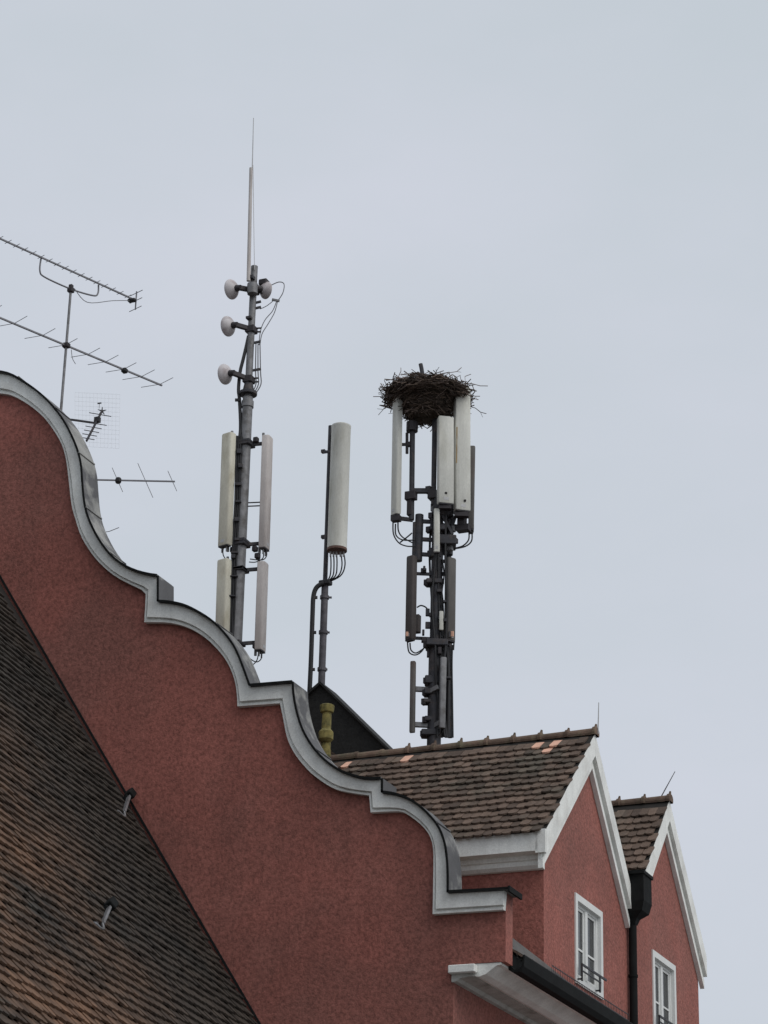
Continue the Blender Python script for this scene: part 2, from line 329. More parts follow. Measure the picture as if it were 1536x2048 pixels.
# ---- tiles
def tile_mesh(name, w_, l_, th, m, jag=0):
    mb = MB(); n = 6
    pts = [(-w_/2, l_), (-w_/2, w_*.40)]+[(-w_/2*math.cos(math.pi*i/n), w_*.40*(1-math.sin(math.pi*i/n))) for i in range(1, n)]+[(w_/2, w_*.40), (w_/2, l_)]
    mb.prism([(x, y, -th) for x, y in pts], (0, 0, th)); return mb, pts
def tile_matrix(p, along, upd, nrm, tilt, yaw, lift):
    m = Matrix((along, upd, nrm)).transposed().to_4x4()
    return Matrix.Translation(p+nrm*lift) @ m @ Matrix.Rotation(tilt, 4, 'X') @ Matrix.Rotation(yaw, 4, 'Z')
def tiled(parent, name, origin, along, upd, width, length, tw, ex, th, mats, singles, want, keep, limit=300):
    """rows of clay tiles on a plane; singles = objects of their own, the rest joined."""
    nrm = along.cross(upd).normalized(); along = along.normalized(); upd = upd.normalized()
    me_list = []
    for v in range(3):
        mb, pts = tile_mesh(name, tw*(.955+.01*v), ex*1.5, th, None); me_list.append((mb, mb.mesh(name, M[mats[0]])))
    cand = []
    for i in range(int(length/ex)):
        for j in range(int(width/tw)+1):
            x = (j+.5+(.5 if i % 2 else 0))*tw
            if x > width: continue
            p = origin+along*(x+random.gauss(0, .004))+upd*(i*ex+random.gauss(0, .011))
            if not want(p): continue
            k = random.randrange(3); mw = tile_matrix(p, along, upd, nrm, -math.atan2(th*1.25, ex)+random.gauss(0, .012), random.gauss(0, .018), th*1.9+random.uniform(-.007, .012))
            cand.append((keep(p), k, mw, p))
    cand.sort(key=lambda c: -c[0]); rest = MB()
    done = []
    for n_, (sc, k, mw, p) in enumerate(cand):
        if sc > 0 and n_ < limit: done.append((inst(name, me_list[k][1], parent, mw), p))
        else:
            b = me_list[k][0]; rest.add([mw @ v for v in b.v], b.f, random.random())
    if rest.v: rest.build(name+'_field', mats[1], parent, kind='stuff')
    return done

# main roof
deck = MB().prism([(-15.0, gy0, ZE-.02), (XR, gy0, roofz(XR)-.06), (2*XR+15.0, gy0, ZE-.02), (2*XR+15.2, gy0, ZE-.12), (XR, gy0, roofz(XR)-.3), (-15.2, gy0, ZE-.12)], (0, YEND-gy0+.2, 0)).build('main_roof', 'deck', house, tri=True)
upm = Vector((-1, 0, KR)).normalized(); YD1 = 43.26
def want_main(p): return not (p.y > YD1-.06 and p.x > -20.6+abs(p.y-45.9)*.0 and p.y < 53.8 and p.z < 17.0-1.02*min(abs(p.y-45.9), abs(p.y-51.1))) or p.x > XD+.03
def keep_main(p): return (100-p.y) if (p.y < YD1 and p.x > -16.6) or p.x > XD else 0
tiled(deck, 'roof_tile', Vector((-14.93, gy0+.01, ZE+.0)), Vector((0, 1, 0)), upm, YEND-gy0, 16.0, .19, .262, .037, ('tile', 'tile_face'), True, want_main, keep_main)

MB().add([(-14.99, gy0, 11.49), (-14.99, 48.2, 11.49), (-15.075, 48.2, 11.52), (-15.085, YD1, 11.80), (-15.20, gy0, 11.98), (-15.3, gy0, 11.49), (-15.095, YD1, 11.49), (-15.095, 48.2, 11.49)],
  [(0, 1, 2, 3), (0, 3, 4), (0, 4, 5), (1, 7, 2), (2, 7, 6, 3), (3, 6, 5, 4), (0, 5, 6, 7, 1)]).build('eaves_apron', 'panel_grey', house)
# ---- dormers
OUTALL = [q for sg_ in OUT for q in sg_]
def gable_y(px):
    for (x0, y0_), (x1, y1_) in zip(OUTALL, OUTALL[1:]):
        if x0 <= px <= x1 and x1 > x0: return y0_+(y1_-y0_)*(px-x0)/(x1-x0)
    return 9999
def dormer(yl, ya, yr, zl, za, zr, first):
    """yl/yr = outer ends of the verge trim, ya = apex; z likewise on the outer edge of the trim"""
    wl = YD1 if first else 48.46; wr = 48.44 if first else 53.66
    s0 = (za-zl)/(ya-yl); s1 = (za-zr)/(yr-ya)
    xb = -21.6
    # wall block under the roof
    zw = lambda y, d: (za-d-s0*(ya-y)) if y < ya else (za-d-s1*(y-ya))
    pol = [(XD, wl, 11.0), (XD, wl, zw(wl, .2)), (XD, ya, za-.2), (XD, wr, zw(wr, .2)), (XD, wr, 11.0)]
    wall = MB()
    win = (45.05, 46.73, 11.80, 13.55) if first else (50.13, 51.81, 11.80, 13.55)
    # front face with the window opening cut out, as four pieces around it
    def front(poly2): wall.prism([(XD, y, z) for y, z in poly2], (-.25, 0, 0))
    w0, w1, wz0, wz1 = win
    front([(wl, 11.42), (wl, wz0), (wr, wz0), (wr, 11.42)]); front([(wl, wz0), (wl, wz1), (w0, wz1), (w0, wz0)]); front([(w1, wz0), (w1, wz1), (wr, wz1), (wr, wz0)])
    front([(wl, wz1), (wl, zw(wl, .2)), (ya, za-.2), (wr, zw(wr, .2)), (wr, wz1)])
    wall = wall.build('dormer_wall', 'red', house, tri=True)
    bot = lambda x: max(roofz(x)-.3, 11.0)
    cheek = [(XD-.25, wl, bot(XD)), (XD-.25, wl, zw(wl, .2)), (-20.0, wl, zw(wl, .2)), (-20.0, wl, bot(-20)-.0)]
    if first: MB().prism([(XD-.25, wl, bot(XD-.25)), (XD-.25, wl, zw(wl, .25)), (-18.3, wl, zw(wl, .25)), (-18.3, wl, bot(-18.3))], (0, .25, 0)).build('dormer_cheek', 'red', house)
    # verge trim: fascia and moulding under it, two raking lengths
    def rake(a, b, name_fascia=True):
        (ya_, za_), (yb_, zb_) = a, b
        def strip(d0, d1, x0, x1, nm, m):
            MB().prism([(x0, ya_, za_-d0), (x0, yb_, zb_-d0), (x0, yb_, zb_-d1), (x0, ya_, za_-d1)], (x1-x0, 0, 0)).build(nm, m, house)
        strip(.0, .46, XD+.003, XF, 'verge_trim', 'white'); strip(.463, .545, XD+.003, XD+.06, 'verge_moulding', 'white'); strip(.548, .72, XD+.003, XD+.10, 'verge_moulding', 'white')
    yls = yl if first else 48.46
    ye0 = yls+.002 if first else 48.78; ye1 = 48.30 if first else yr
    rake((ya-.002, za), (ye0, zw(ye0, 0))); rake((ya+.002, za), (ye1, zw(ye1, 0)))
    # roof deck
    xk = XF+.02
    xb2 = -20.9
    rf = MB()
    rf.prism([(xk-.03, ya, za+.02), (xk-.03, yls, zw(yls, -.02)), (xk-.03, yls, zw(yls, .14)), (xk-.03, ya, za-.14)], (xb2-xk, 0, 0))
    rf.prism([(xk-.03, ya, za+.02), (xk-.03, yr+.03, zw(yr+.03, -.02)), (xk-.03, yr+.03, zw(yr+.03, .14)), (xk-.03, ya, za-.14)], (xb2-xk, 0, 0))
    rf = rf.build('dormer_roof', 'deck', house)
    along = Vector((1, 0, 0)); upd = Vector((0, 1, s0)).normalized(); ln = math.hypot(ya-yls, za-zw(yls, 0))
    ori = Vector((xb2, yls-.13, zw(yls, -.02)-.115))
    mainx = lambda z: -14.95-(z-ZE)/KR
    want = lambda p: p.x > mainx(p.z)-.1 and p.x < XF+.0
    def keep(p):
        px, py = proj(p)
        if first:
            if px < 640 or py > gable_y(px)+12: return 0
            return p.x+100
        return (p.x+100) if px > 1195 and p.z > 14.6 else 0
    done = tiled(rf, 'roof_tile', ori, along, upd, xk-xb2, ln-.02, .19, .262, .037, ('tile', 'tile_face'), True, want, keep)
    # far slope
    upd2 = Vector((0, -1, s1)).normalized(); ln2 = math.hypot(yr-ya, za-zr)
    tiled(rf, 'roof_tile', Vector((xk-.08, yr+.06, zw(yr+.06, -.02))), Vector((-1, 0, 0)), upd2, xk-xb2, ln2-.02, .19, .262, .037, ('tile', 'tile_face'), False, want, lambda p: 0)
    # ridge tiles, each with a raised collar at its street end
    n = 10; lx = .58
    for i in range(n):
        x1 = xk+.03-i*lx; x0 = x1-lx
        if x0 < -20.9: break
        col_ = i < 8
        mb = MB(); r0 = .098*random.uniform(.94, 1.06); prof = []
        for (xx, r_, zz) in ((x0-.04, r0*.93, 0), (x1-.10, r0, .005), (x1-.085, r0*(1.18 if col_ else 1.02), .012), (x1-.02, r0*(1.22 if col_ else 1.02), .016), (x1, r0*1.0, .01)):
            prof.append([(xx, ya+r_*1.15*math.cos(R(t)), za+.0+zz+r_*1.1*math.sin(R(t))) for t in range(-25, 206, 23)])
        m_ = len(prof[0]); vs = [p for q in prof for p in q]; fs = [(a*m_+b, a*m_+b+1, (a+1)*m_+b+1, (a+1)*m_+b) for a in range(len(prof)-1) for b in range(m_-1)]
        fs += [tuple(range(m_)), tuple(range(4*m_+m_-1, 4*m_-1, -1))]
        mb.add(vs, fs)
        if col_: mb.cyl((x1-.05, ya, za+.08), (x1-.03, ya, za+.195+random.uniform(-.02, .02)), .045, .02, 6)
        mb.build('ridge_tile', 'mortar', rf)
    # window
    wn = MB()
    for (a0, a1, b0, b1) in ((w0, w1, wz1-.13, wz1), (w0, w1, wz0, wz0+.13), (w0, w0+.13, wz0+.13, wz1-.13), (w1-.13, w1, wz0+.13, wz1-.13)):
        wn.prism([(XD+.03, a0, b0), (XD+.03, a1, b0), (XD+.03, a1, b1), (XD+.03, a0, b1)], (-.22, 0, 0))
    wn = wn.build('window', 'frame', house)
    i0, i1, j0, j1 = w0+.13, w1-.13, wz0+.13, wz1-.13; ym = (i0+i1)/2
    fr = MB(); xs = XD-.05
    def br(a0, a1, b0, b1, x=xs, d=.07): fr.prism([(x, a0, b0), (x, a1, b0), (x, a1, b1), (x, a0, b1)], (-d, 0, 0))
    br(i0, i1, j1-.06, j1); br(i0, i1, j0, j0+.06); br(i0, i0+.06, j0+.06, j1-.06); br(i1-.06, i1, j0+.06, j1-.06); br(ym-.07, ym+.07, j0+.06, j1-.06, xs+.015, .09)
    fr.build('window_frame', 'frame', wn)
    for a0, a1 in ((i0+.06, ym-.07), (ym+.07, i1-.06)):
        sa = MB(); x_ = xs-.02; q = .055; zt = j0+(j1-j0)*.40
        for (u0, u1, v0, v1) in ((a0, a1, j1-.06-q, j1-.06), (a0, a1, j0+.06, j0+.06+q), (a0, a0+q, j0+.06+q, j1-.06-q), (a1-q, a1, j0+.06+q, j1-.06-q), (a0+q, a1-q, zt, zt+.04)):
            sa.prism([(x_, u0, v0), (x_, u1, v0), (x_, u1, v1), (x_, u0, v1)], (-.04, 0, 0))
        sa.build('casement', 'frame', wn)
        for v0, v1 in ((j0+.06+q, zt), (zt+.04, j1-.06-q)):
            MB().box((x_-.025, (a0+a1)/2, (v0+v1)/2), (.01, a1-a0-2*q, v1-v0)).build('pane', 'glass', wn)
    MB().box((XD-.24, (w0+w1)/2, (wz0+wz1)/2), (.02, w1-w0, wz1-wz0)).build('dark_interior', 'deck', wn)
    # guard rail in front of the sill
    ra = MB(); ra.bar((XD+.12, w0+.06, wz0+.36), (XD+.12, w1-.10, wz0+.36), .03, .04); ra.bar((XD+.12, w0+.06, wz0+.24), (XD+.12, w1-.45, wz0+.24), .022, .025)
    for yy in (w0+.08, w1-.50): ra.bar((XD+.12, yy, wz0+.36), (XD+.12, yy, wz0+.04), .03, .03); ra.bar((XD+.12, yy, wz0+.08), (XD+.028, yy, wz0+.08), .03, .03)
    ra.build('guard_rail', 'steel', wn)
    return rf, done, zw
r1, t1, zw1 = dormer(42.92, 45.92, 48.45, 14.22, 17.0, 14.14, True)
r2, t2, zw2 = dormer(48.46, 51.12, 53.80, 14.14, 17.05, 14.18, False)
# fresh tiles
for px, py in ((1075, 1499), (1098, 1493), (1083, 1506), (800, 1508), (692, 1536)):
    o, p = min(t1, key=lambda q: (Vector(proj(q[1]))-Vector((px, py+4))).length)
    me = o.data.copy(); me.materials[0] = M['new_tile']; o.data = me; o['label'] = 'pale orange replacement tile'
# cornice on the cheek of the first dormer
zc = zw1(42.92, 0); yc = YD1
cx0, cx1 = -17.4, XD
prof = [(42.86, zc-.05), (42.86, zc-.40), (43.08, zc-.42), (43.08, zc-.50), (43.12, zc-.52), (43.12, zc-.60), (43.19, zc-.66), (43.257, zc-.67), (43.257, zc+.12)]
MB().prism([(cx0, y, z) for y, z in prof], (cx1-cx0+.02, 0, 0)).build('cheek_cornice', 'white', house, tri=True)
MB().box((XD+.07, 42.885, zc-.215), (.20, .05, .45)).build('eaves_return', 'white', house)
# lightning rods at the two dormer tips
MB().cyl(onY(45.92, 1196, 1468), onY(45.92, 1197.5, 1405), .014, .008, 6).build('lightning_rod', 'galv_light', house)
MB().cyl(onY(51.12, 1322, 1594), onY(51.12, 1350, 1543), .014, .008, 6).build('lightning_rod', 'galv', house, label='short lightning rod leaning to one side')
# rain hopper and downspout between the dormers
dsy = 48.45
hp = MB(); hx = XD+.11
hb = [(.28, 14.72), (.28, 14.12), (.24, 13.92), (.12, 13.80), (.085, 13.68)]
ring = []
for h_, z in hb:
    ring.append([(XD+.01, dsy-h_, z), (XD+.08+h_*1.3, dsy-h_, z), (XD+.08+h_*1.3, dsy+h_, z), (XD+.01, dsy+h_, z)])
vs = [p for q in ring for p in q]; fs = [(a*4+b, a*4+(b+1) % 4, (a+1)*4+(b+1) % 4, (a+1)*4+b) for a in range(4) for b in range(4)]+[(0, 1, 2, 3), (19, 18, 17, 16)]
hop = hp.add(vs, fs).box((XD+.23, dsy, 14.70), (.48, .66, .07)).build('rain_hopper', 'black', house)
MB().cyl((hx, dsy, 13.85), (hx, dsy, 11.2), .085, None, 12).cyl((hx, dsy, 12.6), (hx, dsy, 12.65), .1).cyl((hx, dsy, 11.45), (hx, dsy, 11.5), .1).build('downspout', 'black', house, smooth=True)
# snow guard above the gutter
sg = MB(); 
for z_ in (.10, .22): sg.bar((-14.99, 43.4, ZE+.05+z_), (-14.99, 48.1, ZE+.05+z_), .012, .016)
for i in range(48): yy = 43.4+i*.1; sg.bar((-14.99, yy, ZE+.12), (-14.99, yy, ZE+.29), .007, .007)
sg.build('snow_guard', 'steel', house)
# dark slate clad rooftop hut that carries the slim mast
ap = onY(52, 643, 1366); rp = onY(52, 772, 1492)
slope = (ap.z-rp.z)/(rp.x-ap.x); hw = 3.0
hut = MB().prism([(ap.x-1.4, 52, ap.z-1.4*.75), (ap.x-1.4, 52, ap.z-4), (ap.x+hw, 52, ap.z-4), (ap.x+hw, 52, ap.z-hw*slope), (ap.x, 52, ap.z-.03)], (0, .8, 0)).build('roof_hut', 'slate', house, label='dark slate clad hut on the ridge')
MB().prism([(ap.x, 51.9, ap.z+.02), (ap.x+hw+.1, 51.9, ap.z+.02-(hw+.1)*slope), (ap.x+hw+.1, 51.9, ap.z-.05-(hw+.1)*slope), (ap.x, 51.9, ap.z-.05)], (0, .98, 0)).build('hut_roof', 'slate', hut)
MB().prism([(ap.x-.002, 51.9, ap.z+.02), (ap.x-1.5, 51.9, ap.z+.02-1.5*.75), (ap.x-1.5, 51.9, ap.z-.05-1.5*.75), (ap.x-.002, 51.9, ap.z-.05)], (0, .98, 0)).build('hut_roof', 'slate', hut)
# yellowed vent pipe on the main roof
vb = onY(49.2, 652, 1478); vt = onY(49.2, 656, 1412)
vz = roofz(vb.x)
MB().lathe((vb.x, 49.2, vz-.05), (0, 0, 1), [(.14, 0), (.14, .1), (.115, .12), (.105, vt.z-vz-.12), (.15, vt.z-vz-.10), (.165, vt.z-vz-.02), (.165, vt.z-vz+.06), (.13, vt.z-vz+.08)], 16).lathe((vb.x+.02, 49.15, vb.z+.02), (0, 0, 1), [(.1, -.12), (.17, -.05), (.17, .12), (.1, .2)], 12).build('vent_pipe', 'yellow', house, smooth=True, label='mossy yellow vent pipe with a wide cap')

# ================================================================== neighbouring house with the long sooty roof
nb = thing('neighbour_house', (-24, 30, 0), 'neighbouring house with long sooty tiled roof butting against the red gable', 'house')
j0, j1 = onY(YG-.02, 0, 1160), onY(YG-.02, 515, 2048)
jd = (j0-j1).normalized()                                        # up along the joint
cdir = Vector((-math.sin(R(5)), math.cos(R(5)), 0))              # direction of the courses (away from the street corner)
zt, zb = 23.5, 6.0
jt = j1+jd*((zt-j1.z)/jd.z); jb = j1+jd*((zb-j1.z)/jd.z); LEN = 30
nn = (-cdir).cross(jd).normalized()
if nn.z < 0: nn = -nn
a, b = jb, jt; c_, d_ = jt-cdir*LEN, jb-cdir*LEN
dk = MB().add([p-nn*.03 for p in (a, b, c_, d_)]+[p-nn*.2 for p in (a, b, c_, d_)], [(0, 1, 2, 3), (7, 6, 5, 4), (0, 4, 5, 1), (1, 5, 6, 2), (2, 6, 7, 3), (3, 7, 4, 0)]).build('roof', 'deck', nb)
m2 = lambda p: Vector((2*jt.x-p.x, p.y, p.z))
other = [jb, jt, jt-cdir*LEN, jb-cdir*LEN]; other = [Vector((2*jt.x-p.x-2*(p-jt).dot(cdir)*0, p.y, p.z)) for p in other]
oa, ob_, oc, od = Vector((2*jt.x-jb.x, jb.y, jb.z)), jt, jt-cdir*LEN, Vector((2*jt.x-jb.x, jb.y, jb.z))-cdir*LEN
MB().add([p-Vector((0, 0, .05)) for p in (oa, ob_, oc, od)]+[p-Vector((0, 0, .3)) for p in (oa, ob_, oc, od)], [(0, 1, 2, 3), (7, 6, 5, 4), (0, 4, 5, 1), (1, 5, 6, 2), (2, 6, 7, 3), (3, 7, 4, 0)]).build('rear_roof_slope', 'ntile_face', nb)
e0 = jb+Vector((-.5, 0, 0)); e1 = e0-cdir*LEN
MB().prism([e0, e1, Vector((e1.x, e1.y, 0)), Vector((e0.x, e0.y, 0))], (-.35, 0, 0)).build('street_wall', 'plain', nb)
f0 = Vector((oa.x+.5, oa.y, oa.z)); f1 = f0-cdir*LEN
MB().prism([f0, f1, Vector((f1.x, f1.y, 0)), Vector((f0.x, f0.y, 0))], (.35, 0, 0)).build('rear_wall', 'plain', nb)
g0, g1, g2 = e1, f1, jt-cdir*LEN-Vector((0, 0, .4))
MB().prism([Vector((g0.x, g0.y, 0)), g0, g2, g1, Vector((g1.x, g1.y, 0))], cdir*.35).build('end_wall', 'plain', nb)
def keepn(p):
    px, py = proj(p)
    if not (-10 < px < 530 and 1150 < py < 2070): return 0
    return 1000-(p-CAM).length*10
def wantn(p):
    px, py = proj(p); return -250 < px < 800 and 850 < py < 2500
along = cdir.normalized(); upd = (jd-along*jd.dot(along)).normalized()
o_ = jb-cdir*LEN
if along.cross(upd).z < 0: along = -along; o_ = jb
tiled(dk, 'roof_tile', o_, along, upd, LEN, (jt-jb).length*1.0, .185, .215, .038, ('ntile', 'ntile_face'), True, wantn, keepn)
# lead flashing where the roof meets the gable
MB().prism([jb+nn*.02, jt+nn*.02, jt+nn*.06, jb+nn*.06], (0, -.03, 0)).build('flashing', 'black', nb)
# two roof hooks: dark head, pale bar, curled foot
def on_n(px, py): return onP(j1, nn, px, py)
def hook(hx_, hy_, ex_, ey_, curl, label):
    a = on_n(hx_, hy_)+nn*.12; b = on_n(ex_, ey_)+nn*.07
    h = MB().bar(a+(a-b).normalized()*.22+nn*.04, a, .16, .16, nn).bar(a+nn*.0-(a-b).normalized()*.02, a+nn*-.12, .1, .1).build('roof_hook', 'black', nb, bevel=.015, label=label)
    MB().bar(a, b, .045, .07, nn).build('bar', 'galv', h)
    dn = (b-a).normalized(); sdv = dn.cross(nn).normalized()
    MB().tube([b, b+dn*.14+sdv*.05*curl, b+dn*.26+sdv*.0, b+dn*.33-sdv*.12*curl, b+dn*.40-sdv*.14*curl], .024, 6, 4).build('curled_foot', 'galv', h)
    MB().bar(b+nn*-.05-sdv*.12*curl, b+dn*.2-sdv*.12*curl-nn*.05, .14, .05, nn).build('base_plate', 'steel', h)
hook(248, 1600, 242, 1628, -1, 'slim roof hook close to the gable wall')
hook(207, 1823, 198, 1852, -1, 'thicker roof hook out on the open tiles')

# ================================================================== masts
class Rig:
    def __init__(s, x, y): s.c = Vector((x, y, 0))
    def V(s, px, py, dd=0): return onP(s.c+FH*dd, FH, px, py)
    def ax(s, py, off=0): # point of the vertical axis at the height seen at row py
        lo, hi = 0, 60
        for _ in range(40):
            m = (lo+hi)/2
            if proj(Vector((s.c.x, s.c.y, m)))[1] > py: lo = m
            else: hi = m
        return Vector((s.c.x, s.c.y, lo))
def dirpsi(psi): return (-FH*math.cos(R(psi))+RH*math.sin(R(psi))).normalized()
def panel(parent, top, bot, w_, d_, psi, m, rnd=.35, label=None, name='panel_antenna'):
    """upright antenna housing: flat back, rounded front; front looks along psi (0 = to the viewer's street)"""
    n = dirpsi(psi); u = Vector((0, 0, 1)).cross(n).normalized(); sec = [(-w_/2, -d_/2)]
    k = min(w_, d_)*rnd
    for cx, a0 in ((-w_/2+k, 180), (w_/2-k, 90)):
        sec += [(cx+k*math.cos(R(a0-t)), d_/2-k+k*math.sin(R(a0-t))) for t in (0, 30, 60, 90)]
    sec += [(w_/2, -d_/2)]
    mb = MB(); q = len(sec); vs = []; ax = (top-bot).normalized()
    for p, sc in ((bot, .9), (bot+ax*.025, 1), (top-ax*.025, 1), (top, .9)): vs += [p+u*(x*sc)+n*(y*sc) for x, y in sec]
    fs = [(a*q+i, a*q+(i+1) % q, (a+1)*q+(i+1) % q, (a+1)*q+i) for a in range(3) for i in range(q)]+[tuple(range(q-1, -1, -1)), tuple(range(3*q, 4*q))]
    o = mb.add(vs, fs).build(name, m, parent, smooth=True, label=label)
    if name == 'panel_antenna':
        MB().box(bot-ax*.012, (w_*.86, d_*.8, .03), (u, n, ax)).build('end_cap', 'steel', o)
        MB().box(bot+ax*.10+n*(d_/2+.001), (w_*.34, .004, .075), (u, n, ax)).build('type_plate', 'galv_light', o)
    return o

# ---- mast with the dishes
RG = Rig(-24.66, 49.0); V, ax = RG.V, RG.ax
base = Vector((RG.c.x, RG.c.y, roofz(RG.c.x)-.2))
m1 = thing('antenna_mast', base, 'tall steel mast with round dishes, whip aerial and two tiers of panel antennas', 'mast')
MB().cyl(base, ax(795), .155, .125, 20).cyl(ax(815), ax(803), .15, .15, 20).build('lower_pole', 'galv', m1, smooth=True)
MB().cyl(ax(792), ax(533), .088, .085, 16).build('upper_pole', 'galv', m1, smooth=True)
MB().lathe(ax(790), (0, 0, 1), [(.22, 0), (.22, .07), (.14, .12), (.095, .36)], 16).build('flange', 'steel', m1, smooth=True)
MB().cyl(V(497, 562, -.16), V(502, 336, -.16), .05, .042, 10).build('fibreglass_whip', 'panel_pink', m1, smooth=True, label='thick pale fibreglass whip aerial')
MB().cyl(V(504.5, 340, -.16), V(507, 236, -.16), .014, .009, 6).cyl(V(509, 540, -.1), V(506, 330, -.14), .008, .008, 5).build('whip_tip', 'galv_light', m1)
MB().box(ax(560)+dirpsi(-30)*.13, (.16, .16, .08)).box(ax(640)+dirpsi(-30)*.12, (.13, .13, .06)).build('whip_clamp', 'steel', m1)
def dish(cx, cy, neck, psi, dd, rad, right=False):
    n = dirpsi(psi); n = (n+Vector((0, 0, .12))).normalized(); c = V(cx, cy, dd)
    o = MB().lathe(c, n, [(.03, -.11), (.09, -.105), (rad*.72, -.04), (rad*.95, .02), (rad, .05), (rad, .07), (rad*.9, .075), (rad*.5, .10), (.03, .11)], 24).build('dish_antenna', 'dish', m1, smooth=True)
    MB().cyl(c-n*.09, c-n*.25, .085, .07, 12).build('radio_unit', 'radio', o)
    a = ax(neck)
    MB().bar(c-n*.2, a+Vector((0, 0, .02)), .09, .12).box(a, (.24, .24, .17)).build('mount', 'radio', o, bevel=.01)
    MB().cyl(a+RH*.1+Vector((0, 0, .05)), a+RH*.24+Vector((0, 0, .06)), .022).cyl(a+RH*.1-Vector((0, 0, .05)), a+RH*.24-Vector((0, 0, .04)), .022).build('clamp_bolt', 'radio', o)
    return o
dish(466, 578, 582, -126, -.05, .255); dish(459, 652, 660, -126, -.05, .255); dish(453, 748, 760, -126, -.05, .255)
dr = dish(529, 580, 576, 128, .05, .22)
MB().box(V(528, 566, .1), (.22, .2, .16)).build('radio_box', 'radio', dr, bevel=.02)
MB().cyl(V(505, 588, -.18), V(505, 568, -.18), .13, .13, 14).build('clamp_ring', 'galv', dr, smooth=True)
for pts, r_ in (([(543, 570), (558, 564), (568, 568), (566, 585), (557, 600)], .012), ([(553, 603), (545, 622), (530, 640), (521, 662), (518, 690)], .011), ([(555, 603), (549, 625), (536, 648), (524, 668), (520, 690)], .011), ([(546, 602), (533, 612), (520, 618)], .01)):
    MB().tube([V(x, y, 0) for x, y in pts], r_, 6, 5).build('cable', 'cable_grey', m1)
MB().bar(V(544, 599), V(559, 602), .05, .05).build('cable_joint', 'galv', m1)
for y_, x1 in ((606, 522), (617, 522), (686, 521), (741, 522)): MB().bar(ax(y_+1), V(x1, y_-3), .05, .05).build('cable_arm', 'steel', m1)
for x0_, x1_ in ((512, 511), (516, 516), (520, 521)): MB().tube([V(x0_, 688), V(x1_, 742), V(x1_+1, 768), V(x0_-8, 786)], .014, 6, 4).build('cable', 'cable_grey', m1)
MB().tube([ax(672)-RH*.06, V(492, 695), V(486, 720), V(480, 745), V(477, 780), V(479, 800), V(481, 860), V(475, 905), V(473, 1000), V(468, 1090), V(464, 1250)], .042, 6, 4).build('cable_bundle', 'rubber', m1)
MB().tube([V(489, 800, -.05), V(484, 850, -.05), V(478, 900, -.1), V(476, 1100, -.1), V(470, 1250, -.1)], .025, 6, 4).build('cable_bundle', 'rubber', m1)
for y_ in (800, 900, 935, 990, 1010, 1060): MB().bar(V(480, y_, -.05), V(470, y_, -.05), .06, .06).build('cable_clamp', 'rubber', m1)
for i, (dx_, rr_) in enumerate(((0, .030), (4, .024), (8, .028))):
    MB().tube([V(474+dx_, 872, -.12), V(472+dx_, 930, -.12), V(471+dx_, 1000, -.12), V(466+dx_, 1090, -.12), V(463+dx_, 1180, -.12), V(459+dx_, 1300, -.12)], rr_, 6, 3).build('feeder_cable', 'rubber', m1)
for y_, x_ in ((905, 480), (938, 479), (962, 478), (1002, 476), (1042, 474), (1075, 472), (1100, 470), (1118, 469), (1160, 467), (1200, 465)):
    MB().box(V(x_+random.uniform(-3, 2), y_+random.uniform(-8, 8), -.16), (random.uniform(.1, .19), .08, random.uniform(.03, .12)), (RH, FH, Vector((0, 0, 1)))).build('cable_hanger', 'steel', m1, bevel=.008)
for x_, y_ in ((510, 1098), (515, 1112), (466, 1100), (470, 1112), (512, 880), (511, 1292)):
    MB().box(V(x_, y_, -.02), (.12, .12, .13)).build('jumper_box', 'radio', m1, bevel=.015)
for pts in ([(447, 1094), (446, 1108), (452, 1118), (466, 1122)], [(533, 1100), (533, 1112), (524, 1120), (500, 1118)], [(527, 1100), (526, 1116), (512, 1124), (498, 1124)], [(523, 1304), (522, 1318), (512, 1324), (498, 1316)], [(517, 1304), (514, 1320), (504, 1330), (492, 1326)]):
    MB().tube([V(x, y, -.05) for x, y in pts], .013, 6, 4).build('jumper_cable', 'rubber', m1)
def tier(x, t, b, w_, d_, psi, m, arm_t, arm_b, dd, label, xb=None):
    xb = xb if xb is not None else x
    pn = panel(m1, V(x, t, dd), V(xb, b, dd), w_, d_, psi, m, label=label); n = dirpsi(psi)
    for y_ in (arm_t, arm_b):
        q = V(x+(xb-x)*(y_-t)/(b-t), y_, dd)-n*(d_/2)
        MB().bar(q, ax(y_+4), .05, .09).box(ax(y_+4), (.36, .36, .08)).build('bracket', 'steel', pn, bevel=.01)
    top = V(x, t, dd)-n*(d_/2+.04); bo = V(xb, b, dd)-n*(d_/2+.04)
    MB().cyl(bo+Vector((0, 0, -.1)), top+Vector((0, 0, .12)), .032).build('mounting_tube', 'galv', pn)
    for k in (-1, 1): MB().cyl(V(xb, b, dd)+n.cross(Vector((0, 0, 1)))*(.07*k), V(xb, b, dd)+n.cross(Vector((0, 0, 1)))*(.07*k)-Vector((0, 0, .15)), .02).build('connector', 'galv', pn)
tier(457, 868, 1092, .33, .17, -38, 'panel_yellow', 882, 1080, -.12, 'yellowed panel antenna of the upper tier', 449)
tier(536, 874, 1098, .31, .17, 68, 'panel_pink', 886, 1086, .0, 'pinkish grey panel antenna of the upper tier', 529)
tier(448, 1120, 1345, .33, .17, -38, 'panel_yellow', 1136, 1330, -.12, 'yellowed panel antenna of the lower tier', 441)
tier(527, 1126, 1302, .30, .17, 68, 'panel_pink', 1137, 1284, .0, 'pinkish grey panel antenna of the lower tier', 521)
for y_ in (1004, 1011): MB().cyl(ax(y_+2), V(531, y_), .016, None, 6).build('spacer_rod', 'steel', m1)

